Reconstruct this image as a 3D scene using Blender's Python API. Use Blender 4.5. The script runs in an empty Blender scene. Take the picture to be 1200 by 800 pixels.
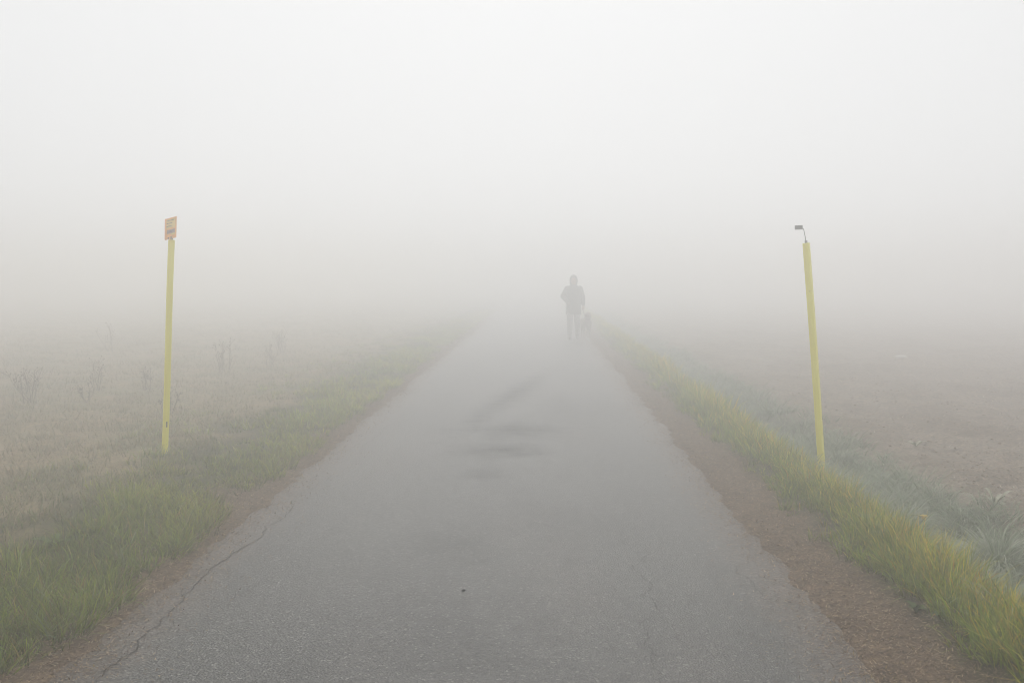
import bpy, bmesh, math, random
import numpy as np
from mathutils import Vector, Matrix

R = math.radians
rng = np.random.default_rng(7)
random.seed(7)
scene = bpy.context.scene
C = scene.collection

# ------------------------------------------------------------------ camera
CAM_H = 1.65
cam = bpy.data.cameras.new("camera")
cam.lens = 35.0
cam.sensor_width = 36.0
cam.clip_start = 0.05
cam.clip_end = 2000.0
cam_o = bpy.data.objects.new("camera", cam)
C.objects.link(cam_o)
cam_o.location = (0, 0, CAM_H)
cam_o.rotation_euler = (R(90 - 3.68), 0, R(1.52))
scene.camera = cam_o

# ------------------------------------------------------------------ sky, sun, exposure
SUN_EL, SUN_AZ = R(48), R(-1)
world = bpy.data.worlds.new("World")
scene.world = world
world.use_nodes = True
wn, wl = world.node_tree.nodes, world.node_tree.links
wn.clear()
sky = wn.new("ShaderNodeTexSky")
sky.sky_type = 'NISHITA'
sky.sun_disc = False
sky.sun_elevation = SUN_EL
sky.sun_rotation = SUN_AZ
sky.dust_density = 4.0
hs = wn.new("ShaderNodeHueSaturation")
hs.inputs['Saturation'].default_value = 0.1
wl.new(sky.outputs[0], hs.inputs['Color'])
mixw = wn.new("ShaderNodeMixRGB")               # closed cloud deck over the sky
mixw.inputs[0].default_value = 0.9
mixw.inputs[2].default_value = (8.7, 8.75, 8.8, 1)
wl.new(hs.outputs[0], mixw.inputs[1])
bg = wn.new("ShaderNodeBackground")
bg.inputs['Strength'].default_value = 0.1
wl.new(mixw.outputs[0], bg.inputs['Color'])
wo = wn.new("ShaderNodeOutputWorld")
wl.new(bg.outputs[0], wo.inputs['Surface'])

sun = bpy.data.lights.new("sun", 'SUN')
sun.energy = 1.5
sun.angle = R(25)
sun.color = (1.0, 0.97, 0.92)
sun_o = bpy.data.objects.new("sun", sun)
C.objects.link(sun_o)
sun_dir = Vector((math.sin(SUN_AZ) * math.cos(SUN_EL), math.cos(SUN_AZ) * math.cos(SUN_EL), math.sin(SUN_EL)))
sun_o.rotation_euler = (-sun_dir).to_track_quat('-Z', 'Y').to_euler()
sun_o.location = (0, 0, 30)

scene.view_settings.view_transform = 'Standard'
scene.view_settings.look = 'None'
scene.view_settings.gamma = 1.0
scene.view_settings.exposure = 0.0
scene.view_settings.use_curve_mapping = False
scene.render.engine = 'CYCLES'
scene.cycles.max_bounces = 16
scene.cycles.diffuse_bounces = 3
scene.cycles.volume_bounces = 12
scene.cycles.transmission_bounces = 3
scene.cycles.use_denoising = True
scene.cycles.filter_width = 1.0

FOG = 0.064
FOG_G = 0.75

# ------------------------------------------------------------------ helpers
def ss(a, b, x):
    t = np.clip((x - a) / (b - a), 0, 1)
    return t * t * (3 - 2 * t)

def _hash(ix, iy, seed):
    h = (ix.astype(np.int64) * 374761393 + iy.astype(np.int64) * 668265263 + seed * 1442695041) & 0xFFFFFFFF
    h = ((h ^ (h >> 13)) * 1274126177) & 0xFFFFFFFF
    h = ((h ^ (h >> 16)) * 2246822519) & 0xFFFFFFFF
    return ((h ^ (h >> 15)) & 0xFFFFFF) / float(0xFFFFFF)

def noise(x, y, s, seed=0):
    """value noise, -1..1, features about s metres"""
    x = np.asarray(x, float) / s
    y = np.asarray(y, float) / s
    x = x * 0.866 + y * 0.5; y = y * 0.866 - x * 0.31
    ix, iy = np.floor(x), np.floor(y)
    fx, fy = x - ix, y - iy
    fx = fx * fx * (3 - 2 * fx); fy = fy * fy * (3 - 2 * fy)
    a, b = _hash(ix, iy, seed), _hash(ix + 1, iy, seed)
    c, d = _hash(ix, iy + 1, seed), _hash(ix + 1, iy + 1, seed)
    return ((a + (b - a) * fx) * (1 - fy) + (c + (d - c) * fx) * fy) * 2 - 1

def fbm(x, y, s, seed=0, octs=3):
    v, a, t = 0, 1.0, 0
    for k in range(octs):
        v = v + a * noise(x, y, s / (2.03 ** k), seed + 17 * k); t += a; a *= 0.55
    return v / t

def tag(o, label=None, cat=None, group=None, kind=None):
    if label: o['label'] = label
    if cat: o['category'] = cat
    if group: o['group'] = group
    if kind: o['kind'] = kind
    return o

def empty(name, loc=(0, 0, 0), rz=0):
    o = bpy.data.objects.new(name, None)
    o.empty_display_size = 0.1
    C.objects.link(o)
    o.location = loc; o.rotation_euler = (0, 0, rz)
    return o

def link_mesh(name, me, mat=None, parent=None):
    o = bpy.data.objects.new(name, me)
    C.objects.link(o)
    if mat is not None and not me.materials: me.materials.append(mat)
    if parent is not None: o.parent = parent
    return o

def tri_mesh(name, co, tris, col=None, smooth=False):
    me = bpy.data.meshes.new(name)
    co = np.asarray(co, np.float32); tris = np.asarray(tris, np.int32)
    me.vertices.add(len(co)); me.vertices.foreach_set('co', co.ravel())
    me.loops.add(tris.size); me.loops.foreach_set('vertex_index', tris.ravel())
    k = tris.shape[1]
    me.polygons.add(len(tris)); me.polygons.foreach_set('loop_start', np.arange(0, tris.size, k, dtype=np.int32))
    if smooth: me.polygons.foreach_set('use_smooth', np.ones(len(tris), bool))
    if col is not None:
        at = me.color_attributes.new('Col', 'FLOAT_COLOR', 'POINT')
        c4 = np.ones((len(co), 4), np.float32); c4[:, :3] = col
        at.data.foreach_set('color', c4.ravel())
    me.update(calc_edges=True)
    return me

def py_mesh(name, verts, faces, mat=None, parent=None, smooth=False):
    me = bpy.data.meshes.new(name)
    me.from_pydata([tuple(v) for v in verts], [], faces)
    if smooth: me.polygons.foreach_set('use_smooth', np.ones(len(me.polygons), bool))
    me.update()
    return link_mesh(name, me, mat, parent)

def bm_obj(name, bm, mat=None, parent=None, smooth=False):
    bmesh.ops.recalc_face_normals(bm, faces=bm.faces)
    me = bpy.data.meshes.new(name)
    bm.to_mesh(me); bm.free()
    if smooth: me.polygons.foreach_set('use_smooth', np.ones(len(me.polygons), bool))
    return link_mesh(name, me, mat, parent)

def tube_into(bm, pts, rad, n=6, caps=True):
    pts = [Vector(p) for p in pts]
    rings = []
    for i, p in enumerate(pts):
        t = (pts[min(i + 1, len(pts) - 1)] - pts[max(i - 1, 0)]).normalized()
        u = t.orthogonal().normalized() if i == 0 else (u - t * u.dot(t)).normalized()
        w = t.cross(u)
        r = rad[i] if hasattr(rad, '__len__') else rad
        rings.append([bm.verts.new(p + (u * math.cos(2 * math.pi * k / n) + w * math.sin(2 * math.pi * k / n)) * r) for k in range(n)])
    for a, b in zip(rings, rings[1:]):
        for k in range(n): bm.faces.new((a[k], a[(k + 1) % n], b[(k + 1) % n], b[k]))
    if caps:
        bm.faces.new(rings[0][::-1]); bm.faces.new(rings[-1])

# ------------------------------------------------------------------ materials
def new_mat(name):
    m = bpy.data.materials.new(name); m.use_nodes = True
    nt = m.node_tree; nt.nodes.clear()
    out = nt.nodes.new("ShaderNodeOutputMaterial")
    p = nt.nodes.new("ShaderNodeBsdfPrincipled")
    nt.links.new(p.outputs[0], out.inputs['Surface'])
    return m, nt, p, out

def nd(nt, typ, **kw):
    n = nt.nodes.new(typ)
    for k, v in kw.items():
        if k in n.inputs: n.inputs[k].default_value = v
        else: setattr(n, k, v)
    return n

def plain_mat(name, col, rough=0.6, var=0.2, scale=8.0, bump=0.0, bscale=60.0, spec=0.4, metallic=0.0):
    m, nt, p, out = new_mat(name)
    tc = nd(nt, "ShaderNodeTexCoord")
    n1 = nd(nt, "ShaderNodeTexNoise", Scale=scale, Detail=6.0, Roughness=0.6)
    nt.links.new(tc.outputs['Object'], n1.inputs['Vector'])
    mr = nd(nt, "ShaderNodeMapRange"); mr.inputs[1].default_value = 0.3; mr.inputs[2].default_value = 0.7
    mr.inputs[3].default_value = 1 - var; mr.inputs[4].default_value = 1 + var
    nt.links.new(n1.outputs['Fac'], mr.inputs[0])
    mx = nd(nt, "ShaderNodeMixRGB", blend_type='MULTIPLY'); mx.inputs[0].default_value = 1
    mx.inputs[1].default_value = (*col, 1)
    nt.links.new(mr.outputs[0], mx.inputs[2])
    nt.links.new(mx.outputs[0], p.inputs['Base Color'])
    p.inputs['Roughness'].default_value = rough
    p.inputs['Specular IOR Level'].default_value = spec
    p.inputs['Metallic'].default_value = metallic
    if bump:
        n2 = nd(nt, "ShaderNodeTexNoise", Scale=bscale, Detail=4.0)
        nt.links.new(tc.outputs['Object'], n2.inputs['Vector'])
        b = nd(nt, "ShaderNodeBump", Strength=bump, Distance=0.01)
        nt.links.new(n2.outputs['Fac'], b.inputs['Height']); nt.links.new(b.outputs[0], p.inputs['Normal'])
    return m

def leaf_mat(name, trans=0.3, rough=0.55):
    m, nt, p, out = new_mat(name)
    at = nd(nt, "ShaderNodeVertexColor", layer_name='Col')
    nt.links.new(at.outputs[0], p.inputs['Base Color'])
    p.inputs['Roughness'].default_value = rough
    p.inputs['Specular IOR Level'].default_value = 0.25
    tr = nd(nt, "ShaderNodeBsdfTranslucent")
    nt.links.new(at.outputs[0], tr.inputs['Color'])
    mx = nd(nt, "ShaderNodeMixShader"); mx.inputs[0].default_value = trans
    nt.links.new(p.outputs[0], mx.inputs[1]); nt.links.new(tr.outputs[0], mx.inputs[2])
    nt.links.new(mx.outputs[0], out.inputs['Surface'])
    return m

def ground_mat():
    m, nt, p, out = new_mat('soil')
    at = nd(nt, "ShaderNodeVertexColor", layer_name='Col')
    tc = nd(nt, "ShaderNodeTexCoord")
    n1 = nd(nt, "ShaderNodeTexNoise", Scale=55.0, Detail=6.0, Roughness=0.7)
    n2 = nd(nt, "ShaderNodeTexNoise", Scale=7.0, Detail=5.0, Roughness=0.6)
    nt.links.new(tc.outputs['Object'], n1.inputs['Vector']); nt.links.new(tc.outputs['Object'], n2.inputs['Vector'])
    def rmp(n, lo, hi):
        mr = nd(nt, "ShaderNodeMapRange"); mr.inputs[1].default_value = 0.3; mr.inputs[2].default_value = 0.7
        mr.inputs[3].default_value = lo; mr.inputs[4].default_value = hi
        nt.links.new(n.outputs['Fac'], mr.inputs[0]); return mr
    n3 = nd(nt, "ShaderNodeTexNoise", Scale=20.0, Detail=5.0, Roughness=0.75); nt.links.new(tc.outputs['Object'], n3.inputs['Vector'])
    a, b = rmp(n1, 0.4, 1.6), rmp(n2, 0.75, 1.25)
    c3 = rmp(n3, 0.45, 1.55)
    mu = nd(nt, "ShaderNodeMath", operation='MULTIPLY')
    nt.links.new(a.outputs[0], mu.inputs[0]); nt.links.new(b.outputs[0], mu.inputs[1])
    mu2 = nd(nt, "ShaderNodeMath", operation='MULTIPLY'); nt.links.new(mu.outputs[0], mu2.inputs[0]); nt.links.new(c3.outputs[0], mu2.inputs[1])
    mx = nd(nt, "ShaderNodeMixRGB", blend_type='MULTIPLY'); mx.inputs[0].default_value = 1
    nt.links.new(at.outputs[0], mx.inputs[1]); nt.links.new(mu2.outputs[0], mx.inputs[2])
    nt.links.new(mx.outputs[0], p.inputs['Base Color'])
    p.inputs['Roughness'].default_value = 0.9; p.inputs['Specular IOR Level'].default_value = 0.2
    bp = nd(nt, "ShaderNodeBump", Strength=0.6, Distance=0.010)
    nt.links.new(mu2.outputs[0], bp.inputs['Height']); nt.links.new(bp.outputs[0], p.inputs['Normal'])
    return m

def asphalt_mat():
    m, nt, p, out = new_mat('asphalt')
    tc = nd(nt, "ShaderNodeTexCoord"); P = tc.outputs['Object']
    def mul(c, f):
        mx = nd(nt, "ShaderNodeMixRGB", blend_type='MULTIPLY'); mx.inputs[0].default_value = 1
        nt.links.new(c, mx.inputs[1]); nt.links.new(f, mx.inputs[2]); return mx.outputs[0]
    def rng_(src, a, b, lo, hi):
        mr = nd(nt, "ShaderNodeMapRange"); mr.inputs[1].default_value = a; mr.inputs[2].default_value = b
        mr.inputs[3].default_value = lo; mr.inputs[4].default_value = hi
        nt.links.new(src, mr.inputs[0]); return mr.outputs[0]
    base = nd(nt, "ShaderNodeRGB"); base.outputs[0].default_value = (0.039, 0.0382, 0.0345, 1)
    col = base.outputs[0]
    # broad weathering, stretched along the lane
    mp = nd(nt, "ShaderNodeMapping"); mp.inputs['Scale'].default_value = (1.0, 0.35, 1.0)
    nt.links.new(P, mp.inputs[0])
    nb = nd(nt, "ShaderNodeTexNoise", Scale=1.1, Detail=5.0, Roughness=0.6); nt.links.new(mp.outputs[0], nb.inputs['Vector'])
    col = mul(col, rng_(nb.outputs['Fac'], 0.3, 0.7, 0.68, 1.32))
    # brownish dust bloom in patches
    nb2 = nd(nt, "ShaderNodeTexNoise", Scale=0.8, Detail=4.0); nt.links.new(mp.outputs[0], nb2.inputs['Vector'])
    mx = nd(nt, "ShaderNodeMixRGB"); mx.inputs[2].default_value = (0.056, 0.045, 0.037, 1)
    nt.links.new(rng_(nb2.outputs['Fac'], 0.5, 0.72, 0.0, 0.7), mx.inputs[0]); nt.links.new(col, mx.inputs[1]); col = mx.outputs[0]
    # dirt near both edges
    sx = nd(nt, "ShaderNodeSeparateXYZ"); nt.links.new(P, sx.inputs[0])
    ab = nd(nt, "ShaderNodeMath", operation='ADD'); ab.inputs[1].default_value = 0.30; nt.links.new(sx.outputs[0], ab.inputs[0])
    ab2 = nd(nt, "ShaderNodeMath", operation='ABSOLUTE'); nt.links.new(ab.outputs[0], ab2.inputs[0])
    ne = nd(nt, "ShaderNodeTexNoise", Scale=5.0, Detail=6.0, Roughness=0.7); nt.links.new(P, ne.inputs['Vector'])
    ad = nd(nt, "ShaderNodeMath", operation='MULTIPLY_ADD'); ad.inputs[1].default_value = 0.55; nt.links.new(ne.outputs['Fac'], ad.inputs[0]); nt.links.new(ab2.outputs[0], ad.inputs[2])
    mx = nd(nt, "ShaderNodeMixRGB"); mx.inputs[2].default_value = (0.10, 0.072, 0.055, 1)
    nt.links.new(rng_(ad.outputs[0], 1.60, 2.05, 0.0, 0.9), mx.inputs[0]); nt.links.new(col, mx.inputs[1]); col = mx.outputs[0]
    # old bitumen stains: two blotches, a small one and a slanting smear
    mps = nd(nt, "ShaderNodeMapping"); mps.inputs['Scale'].default_value = (1.1, 2.0, 1.0); nt.links.new(P, mps.inputs[0])
    nz = nd(nt, "ShaderNodeTexNoise", Scale=2.4, Detail=8.0, Roughness=0.78); nt.links.new(mps.outputs[0], nz.inputs['Vector'])
    stain = None
    for (cx, cy, rx, ry, rot, amt) in ((-0.34, 9.25, 0.60, 0.60, 0.05, 0.7), (-0.26, 10.45, 0.75, 0.80, -0.05, 0.7), (-0.43, 8.10, 0.26, 0.36, 0, 0.5),
                                       (-0.32, 13.9, 0.24, 3.8, -0.15, 0.85), (0.1, 6.6, 0.8, 1.0, 0.2, 0.16), (-0.3, 4.3, 0.9, 1.2, 0.2, 0.22), (-0.5, 5.9, 0.4, 0.5, 0.2, 0.2), (0.4, 12.5, 0.8, 2.0, 0.1, 0.3)):
        mp = nd(nt, "ShaderNodeMapping", vector_type='TEXTURE')
        mp.inputs['Location'].default_value = (cx, cy, 0); mp.inputs['Rotation'].default_value = (0, 0, rot); mp.inputs['Scale'].default_value = (rx, ry, 1)
        nt.links.new(P, mp.inputs[0])
        vl = nd(nt, "ShaderNodeVectorMath", operation='LENGTH'); nt.links.new(mp.outputs[0], vl.inputs[0])
        ad = nd(nt, "ShaderNodeMath", operation='MULTIPLY_ADD'); ad.inputs[1].default_value = 3.2
        nt.links.new(nz.outputs['Fac'], ad.inputs[0]); nt.links.new(vl.outputs['Value'], ad.inputs[2])
        f = rng_(ad.outputs[0], 1.55, 2.6, 1 - amt, 1.0)
        if stain is None: stain = f
        else:
            mm = nd(nt, "ShaderNodeMath", operation='MULTIPLY'); nt.links.new(stain, mm.inputs[0]); nt.links.new(f, mm.inputs[1]); stain = mm.outputs[0]
    col = mul(col, stain)
    sp = nd(nt, "ShaderNodeMath", operation='MULTIPLY'); sp.inputs[1].default_value = 0.32; nt.links.new(stain, sp.inputs[0])
    nt.links.new(sp.outputs[0], p.inputs['Specular IOR Level'])
    # aggregate: dark binder, pale chips
    vo = nd(nt, "ShaderNodeTexVoronoi", Scale=90.0); nt.links.new(P, vo.inputs['Vector'])
    sep = nd(nt, "ShaderNodeSeparateColor"); nt.links.new(vo.outputs['Color'], sep.inputs[0])
    col = mul(col, rng_(sep.outputs[0], 0.0, 1.0, 0.25, 1.75))
    vo2 = nd(nt, "ShaderNodeTexVoronoi", Scale=110.0); nt.links.new(P, vo2.inputs['Vector'])
    sep2 = nd(nt, "ShaderNodeSeparateColor"); nt.links.new(vo2.outputs['Color'], sep2.inputs[0])
    mx = nd(nt, "ShaderNodeMixRGB"); mx.inputs[2].default_value = (0.24, 0.23, 0.21, 1)
    nt.links.new(rng_(sep2.outputs[1], 0.94, 0.97, 0.0, 0.6), mx.inputs[0]); nt.links.new(col, mx.inputs[1]); col = mx.outputs[0]
    nt.links.new(col, p.inputs['Base Color'])
    p.inputs['Roughness'].default_value = 0.42
    bp = nd(nt, "ShaderNodeBump", Strength=0.6, Distance=0.004)
    nt.links.new(vo.outputs['Distance'], bp.inputs['Height']); nt.links.new(bp.outputs[0], p.inputs['Normal'])
    return m

M_soil = ground_mat()
M_road = asphalt_mat()
M_grass = leaf_mat('grass_blade', 0.3)
M_dry = leaf_mat('dry_plant', 0.15, 0.8)
M_clod = leaf_mat('clod', 0.0, 0.95)
M_crack = plain_mat('crack_dark', (0.034, 0.032, 0.029), 0.95, 0.3, 30)

# ------------------------------------------------------------------ ground
EL, ER = -2.02, 1.42        # road edges

def road_z(x, y):
    c = (EL + ER) / 2; w = (ER - EL) / 2
    return 0.035 * (1 - ((x - c) / w) ** 2) + 0.004 * noise(x, y, 1.7, 5)

def edge_noise(x, y):
    return 0.05 * fbm(x * 0.3, y, 1.3, 3) + 0.075 * fbm(x * 0.35, y, 0.20, 4, 4)

def ground_z(x, y):
    x = np.asarray(x, float); y = np.asarray(y, float)
    ex = edge_noise(x, y)          # ragged edge
    out_l, out_r = EL - x + ex, x - ER + ex
    s = ss(-0.30, 0.12, np.maximum(out_l, out_r))
    under = road_z(np.clip(x, EL, ER), y) - 0.05
    fine = 0.013 * fbm(x, y, 0.11, 8) + 0.014 * fbm(x, y, 0.5, 9)
    # right: shoulder, mound, ditch, ploughed field
    zr = 0.02 + 0.07 * ss(1.7, 2.05, x) - 0.24 * ss(2.12, 2.65, x) + 0.10 * ss(2.65, 3.3, x)
    zr = zr + 0.03 * noise(x, y, 0.8, 11) * ss(1.7, 2.0, x)
    plough = ss(2.9, 3.6, x)
    zr = zr + plough * (0.030 * fbm(x, y, 0.09, 19, 3) + 0.050 * fbm(x, y, 0.22, 12, 4) + 0.035 * fbm(x, y, 1.1, 13) + 0.012 * np.sin(x * 9.0 + 1.5 * noise(x, y, 3, 14)))
    # left: shoulder, bumpy verge, stubble
    zl = 0.02 + 0.04 * ss(-2.3, -2.8, x) - 0.10 * ss(-3.2, -5.0, x) + 0.035 * fbm(x, y, 0.7, 15) * ss(-2.2, -2.7, x)
    zl = zl + ss(-3.2, -4.5, x) * (0.02 * fbm(x, y, 0.3, 16) + 0.04 * fbm(x, y, 2.5, 17))
    z = np.where(x > -0.3, zr, zl) + fine
    return under * (1 - s) + z * s

def axis(parts):
    out = []
    for a, b, st in parts:
        out.append(np.arange(a, b - 1e-6, st))
    out.append([parts[-1][1]])
    return np.unique(np.round(np.concatenate(out), 5))

XS = axis([(-220, -60, 20), (-60, -20, 4), (-20, -9, 0.5), (-9, -4, 0.1), (-4, -2.3, 0.05), (-2.3, -1.7, 0.025), (-1.7, 1.1, 0.2), (1.1, 1.7, 0.025), (1.7, 3.5, 0.045), (3.5, 7, 0.06), (7, 12, 0.14), (12, 24, 0.5), (24, 60, 4), (60, 220, 20)])
YS = axis([(-220, -40, 20), (-40, -4, 4), (-4, 3, 0.25), (3, 10, 0.035), (10, 17, 0.07), (17, 30, 0.16), (30, 60, 0.6), (60, 220, 10)])

def lerp3(c, d, f):
    return c + (np.asarray(d)[None] - c) * f[:, None]

def ground_col(x, y):
    n = len(x)
    lit = np.array([0.140, 0.096, 0.062])
    c = np.tile(lit, (n, 1))
    m1 = fbm(x, y, 0.6, 21); m2 = fbm(x, y, 0.15, 22)
    c = lerp3(c, (0.165, 0.115, 0.075), np.clip(0.5 + m2, 0, 1))
    # right
    c = lerp3(c, (0.062, 0.060, 0.030), ss(1.72, 1.92, x + 0.12 * m1))
    c = lerp3(c, (0.10, 0.105, 0.075), ss(2.3, 2.5, x + 0.1 * m1))
    soil = np.tile([0.160, 0.120, 0.086], (n, 1)); soil = lerp3(soil, (0.215, 0.170, 0.128), np.clip(0.5 + 1.2 * m1, 0, 1))
    f = ss(2.85, 3.3, x + 0.35 * m1)
    c = c + (soil - c) * f[:, None]
    # left
    c = lerp3(c, (0.070, 0.062, 0.026), ss(-2.3, -2.6, x + 0.2 * m1))
    st = np.tile([0.26, 0.195, 0.115], (n, 1)); st = lerp3(st, (0.19, 0.165, 0.09), np.clip(0.5 + 1.3 * m1, 0, 1))
    f = ss(-2.9, -3.7, x + 0.5 * m1)
    c = c + (st - c) * f[:, None]
    return np.clip(c, 0.01, 1)

def grid_sheet(name, x0, x1):
    xs = XS[(XS >= x0 - 1e-6) & (XS <= x1 + 1e-6)]
    X, Y = np.meshgrid(xs, YS)
    x, y = X.ravel(), Y.ravel()
    co = np.stack([x, y, ground_z(x, y)], 1)
    nx, ny = len(xs), len(YS)
    i = (np.arange(ny - 1)[:, None] * nx + np.arange(nx - 1)[None]).ravel()
    q = np.stack([i, i + 1, i + nx + 1, i + nx], 1)
    return link_mesh(name, tri_mesh(name, co, q, ground_col(x, y), True), M_soil)

B1, B2 = float(XS[np.argmin(abs(XS + 3.3))]), float(XS[np.argmin(abs(XS - 2.9))])
tag(grid_sheet('stubble_field', -220, B1), 'flat tan stubble field beside the lane, fading into fog', 'field', kind='structure')
tag(grid_sheet('verge_ground', B1, B2), 'brown earth shoulders and verges along both sides of the lane', 'ground', kind='structure')
tag(grid_sheet('ploughed_field', B2, 220), 'bare brown crumbly ploughed field beyond the ditch', 'field', kind='structure')

# road sheet
rx = np.linspace(EL - 0.12, ER + 0.12, 25)
ry = axis([(-220, -20, 20), (-20, 60, 0.5), (60, 220, 10)])
X, Y = np.meshgrid(rx, ry); x, y = X.ravel(), Y.ravel()
co = np.stack([x, y, road_z(x, y)], 1)
nx, ny = len(rx), len(ry)
i = (np.arange(ny - 1)[:, None] * nx + np.arange(nx - 1)[None]).ravel()
road = link_mesh('road', tri_mesh('road', co, np.stack([i, i + 1, i + nx + 1, i + nx], 1), None, True), M_road)
tag(road, 'narrow cracked grey asphalt lane running straight into the fog', 'road', kind='structure')

# cracks: jagged thin openings in the asphalt
def crack(pts, w0, seed, jag=0.12):
    r = random.Random(seed)
    P = [Vector((a, b)) for a, b in pts]
    for it in range(6):
        Q = [P[0]]
        for a, b in zip(P, P[1:]):
            d = b - a; nrm = Vector((-d.y, d.x))
            Q += [(a + b) / 2 + nrm * r.uniform(-jag, jag), b]
        P = Q
    P = [p for k, p in enumerate(P) if k == 0 or (p - P[k - 1]).length > 1e-4]
    vs, fs = [], []
    for k, p in enumerate(P):
        t = (P[min(k + 1, len(P) - 1)] - P[max(k - 1, 0)]).normalized()
        n_ = Vector((-t.y, t.x)); u = k / (len(P) - 1)
        w = 0.45 * w0 * (0.35 + r.random()) * min(1, 5 * u + 0.1, 5 * (1 - u) + 0.1) / 2
        for s in (-1, 1):
            q = p + n_ * w * s
            vs.append((q.x, q.y, float(road_z(np.array(q.x), np.array(q.y))) + 0.003))
        if k: fs.append((2 * k - 2, 2 * k, 2 * k + 1, 2 * k - 1))
    py_mesh('crack', vs, fs, M_crack, road)

crack([(-1.80, 3.4), (-1.794, 3.9), (-1.77, 4.25), (-1.808, 4.44), (-1.811, 4.64), (-1.808, 4.9), (-1.85, 5.32), (-1.828, 5.65), (-1.796, 5.93), (-1.81, 6.45), (-1.747, 6.77), (-1.76, 7.6), (-1.70, 8.6)], 0.015, 1)
crack([(-1.80, 4.40), (-1.72, 4.50), (-1.74, 4.62), (-1.80, 4.66)], 0.007, 3)
crack([(-1.85, 5.32), (-1.93, 5.38), (-2.01, 5.33)], 0.008, 31)
crack([(-1.80, 5.9), (-1.90, 6.05), (-1.99, 6.02)], 0.007, 32)
crack([(-1.62, 4.75), (-1.56, 5.0), (-1.50, 5.3)], 0.005, 4)
crack([(0.50, 3.7), (0.508, 4.0), (0.50, 4.25), (0.504, 4.46), (0.598, 4.75), (0.573, 5.29), (0.592, 5.6), (0.568, 5.97), (0.50, 6.6)], 0.0055, 5, 0.22)
crack([(0.66, 4.3), (0.63, 4.55), (0.598, 4.75)], 0.005, 6)
crack([(1.12, 5.0), (1.16, 5.3), (1.13, 5.7)], 0.005, 8)
crack([(-1.70, 8.8), (-1.72, 9.6), (-1.66, 11.0), (-1.70, 13.0)], 0.010, 9)

# ------------------------------------------------------------------ blades
def make_blades(name, x, y, h, w, az, lean, curl, cb, ct, mat, segs=3, twist=None, zoff=0.0, on_road=False):
    """ribbon leaves: root (x,y), length h, width w, leaning towards az by lean (rad), bending further by curl (rad)"""
    n = len(x)
    z = ground_z(x, y)
    if on_road: z = np.where((x > EL - 0.12) & (x < ER + 0.12), np.maximum(z, road_z(x, y)), z)
    z = z + zoff
    dirx, diry = np.cos(az), np.sin(az)
    tw = rng.uniform(0, 2 * np.pi, n) if twist is None else twist
    sx, sy = np.cos(tw), np.sin(tw)
    px, py, pz = x.copy(), y.copy(), z.copy()
    rows, cols = [], []
    for k in range(segs + 1):
        t = k / segs
        f = (1 - t ** 1.6) * (1.0 if k else 0.8)
        c = cb + (ct - cb) * (t ** 0.8)
        if k < segs:
            for s in (-0.5, 0.5):
                rows.append(np.stack([px + sx * w * f * s, py + sy * w * f * s, pz], 1)); cols.append(c)
        else:
            rows.append(np.stack([px, py, pz], 1)); cols.append(c)
        a = lean + curl * (t + 0.5 / segs)
        st = h / segs
        px = px + dirx * np.sin(a) * st; py = py + diry * np.sin(a) * st; pz = pz + np.cos(a) * st
    nv = 2 * segs + 1
    co = np.stack(rows, 1).reshape(-1, 3); col = np.stack(cols, 1).reshape(-1, 3)
    tri = []
    for k in range(segs - 1):
        a = 2 * k
        tri += [(a, a + 1, a + 3), (a, a + 3, a + 2)]
    tri.append((2 * segs - 2, 2 * segs - 1, 2 * segs))
    T = (np.arange(n)[:, None, None] * nv + np.array(tri)[None]).reshape(-1, 3)
    return tri_mesh(name, co, T, np.clip(col, 0.005, 1))

def logy(n, a, b):
    return np.exp(rng.uniform(math.log(a), math.log(b), n))

def pick(pal, n, p=None):
    pal = np.array(pal)
    return pal[rng.choice(len(pal), n, p=p)]

def tufts(cx, cy, per, spread):
    n = len(cx)
    i = np.repeat(np.arange(n), per)
    a = rng.uniform(0, 2 * np.pi, len(i)); r = np.sqrt(rng.uniform(0, 1, len(i)))
    return i, cx[i] + np.cos(a) * r * spread[i], cy[i] + np.sin(a) * r * spread[i], a, r

Y0, Y1 = 2.2, 48.0

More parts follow.
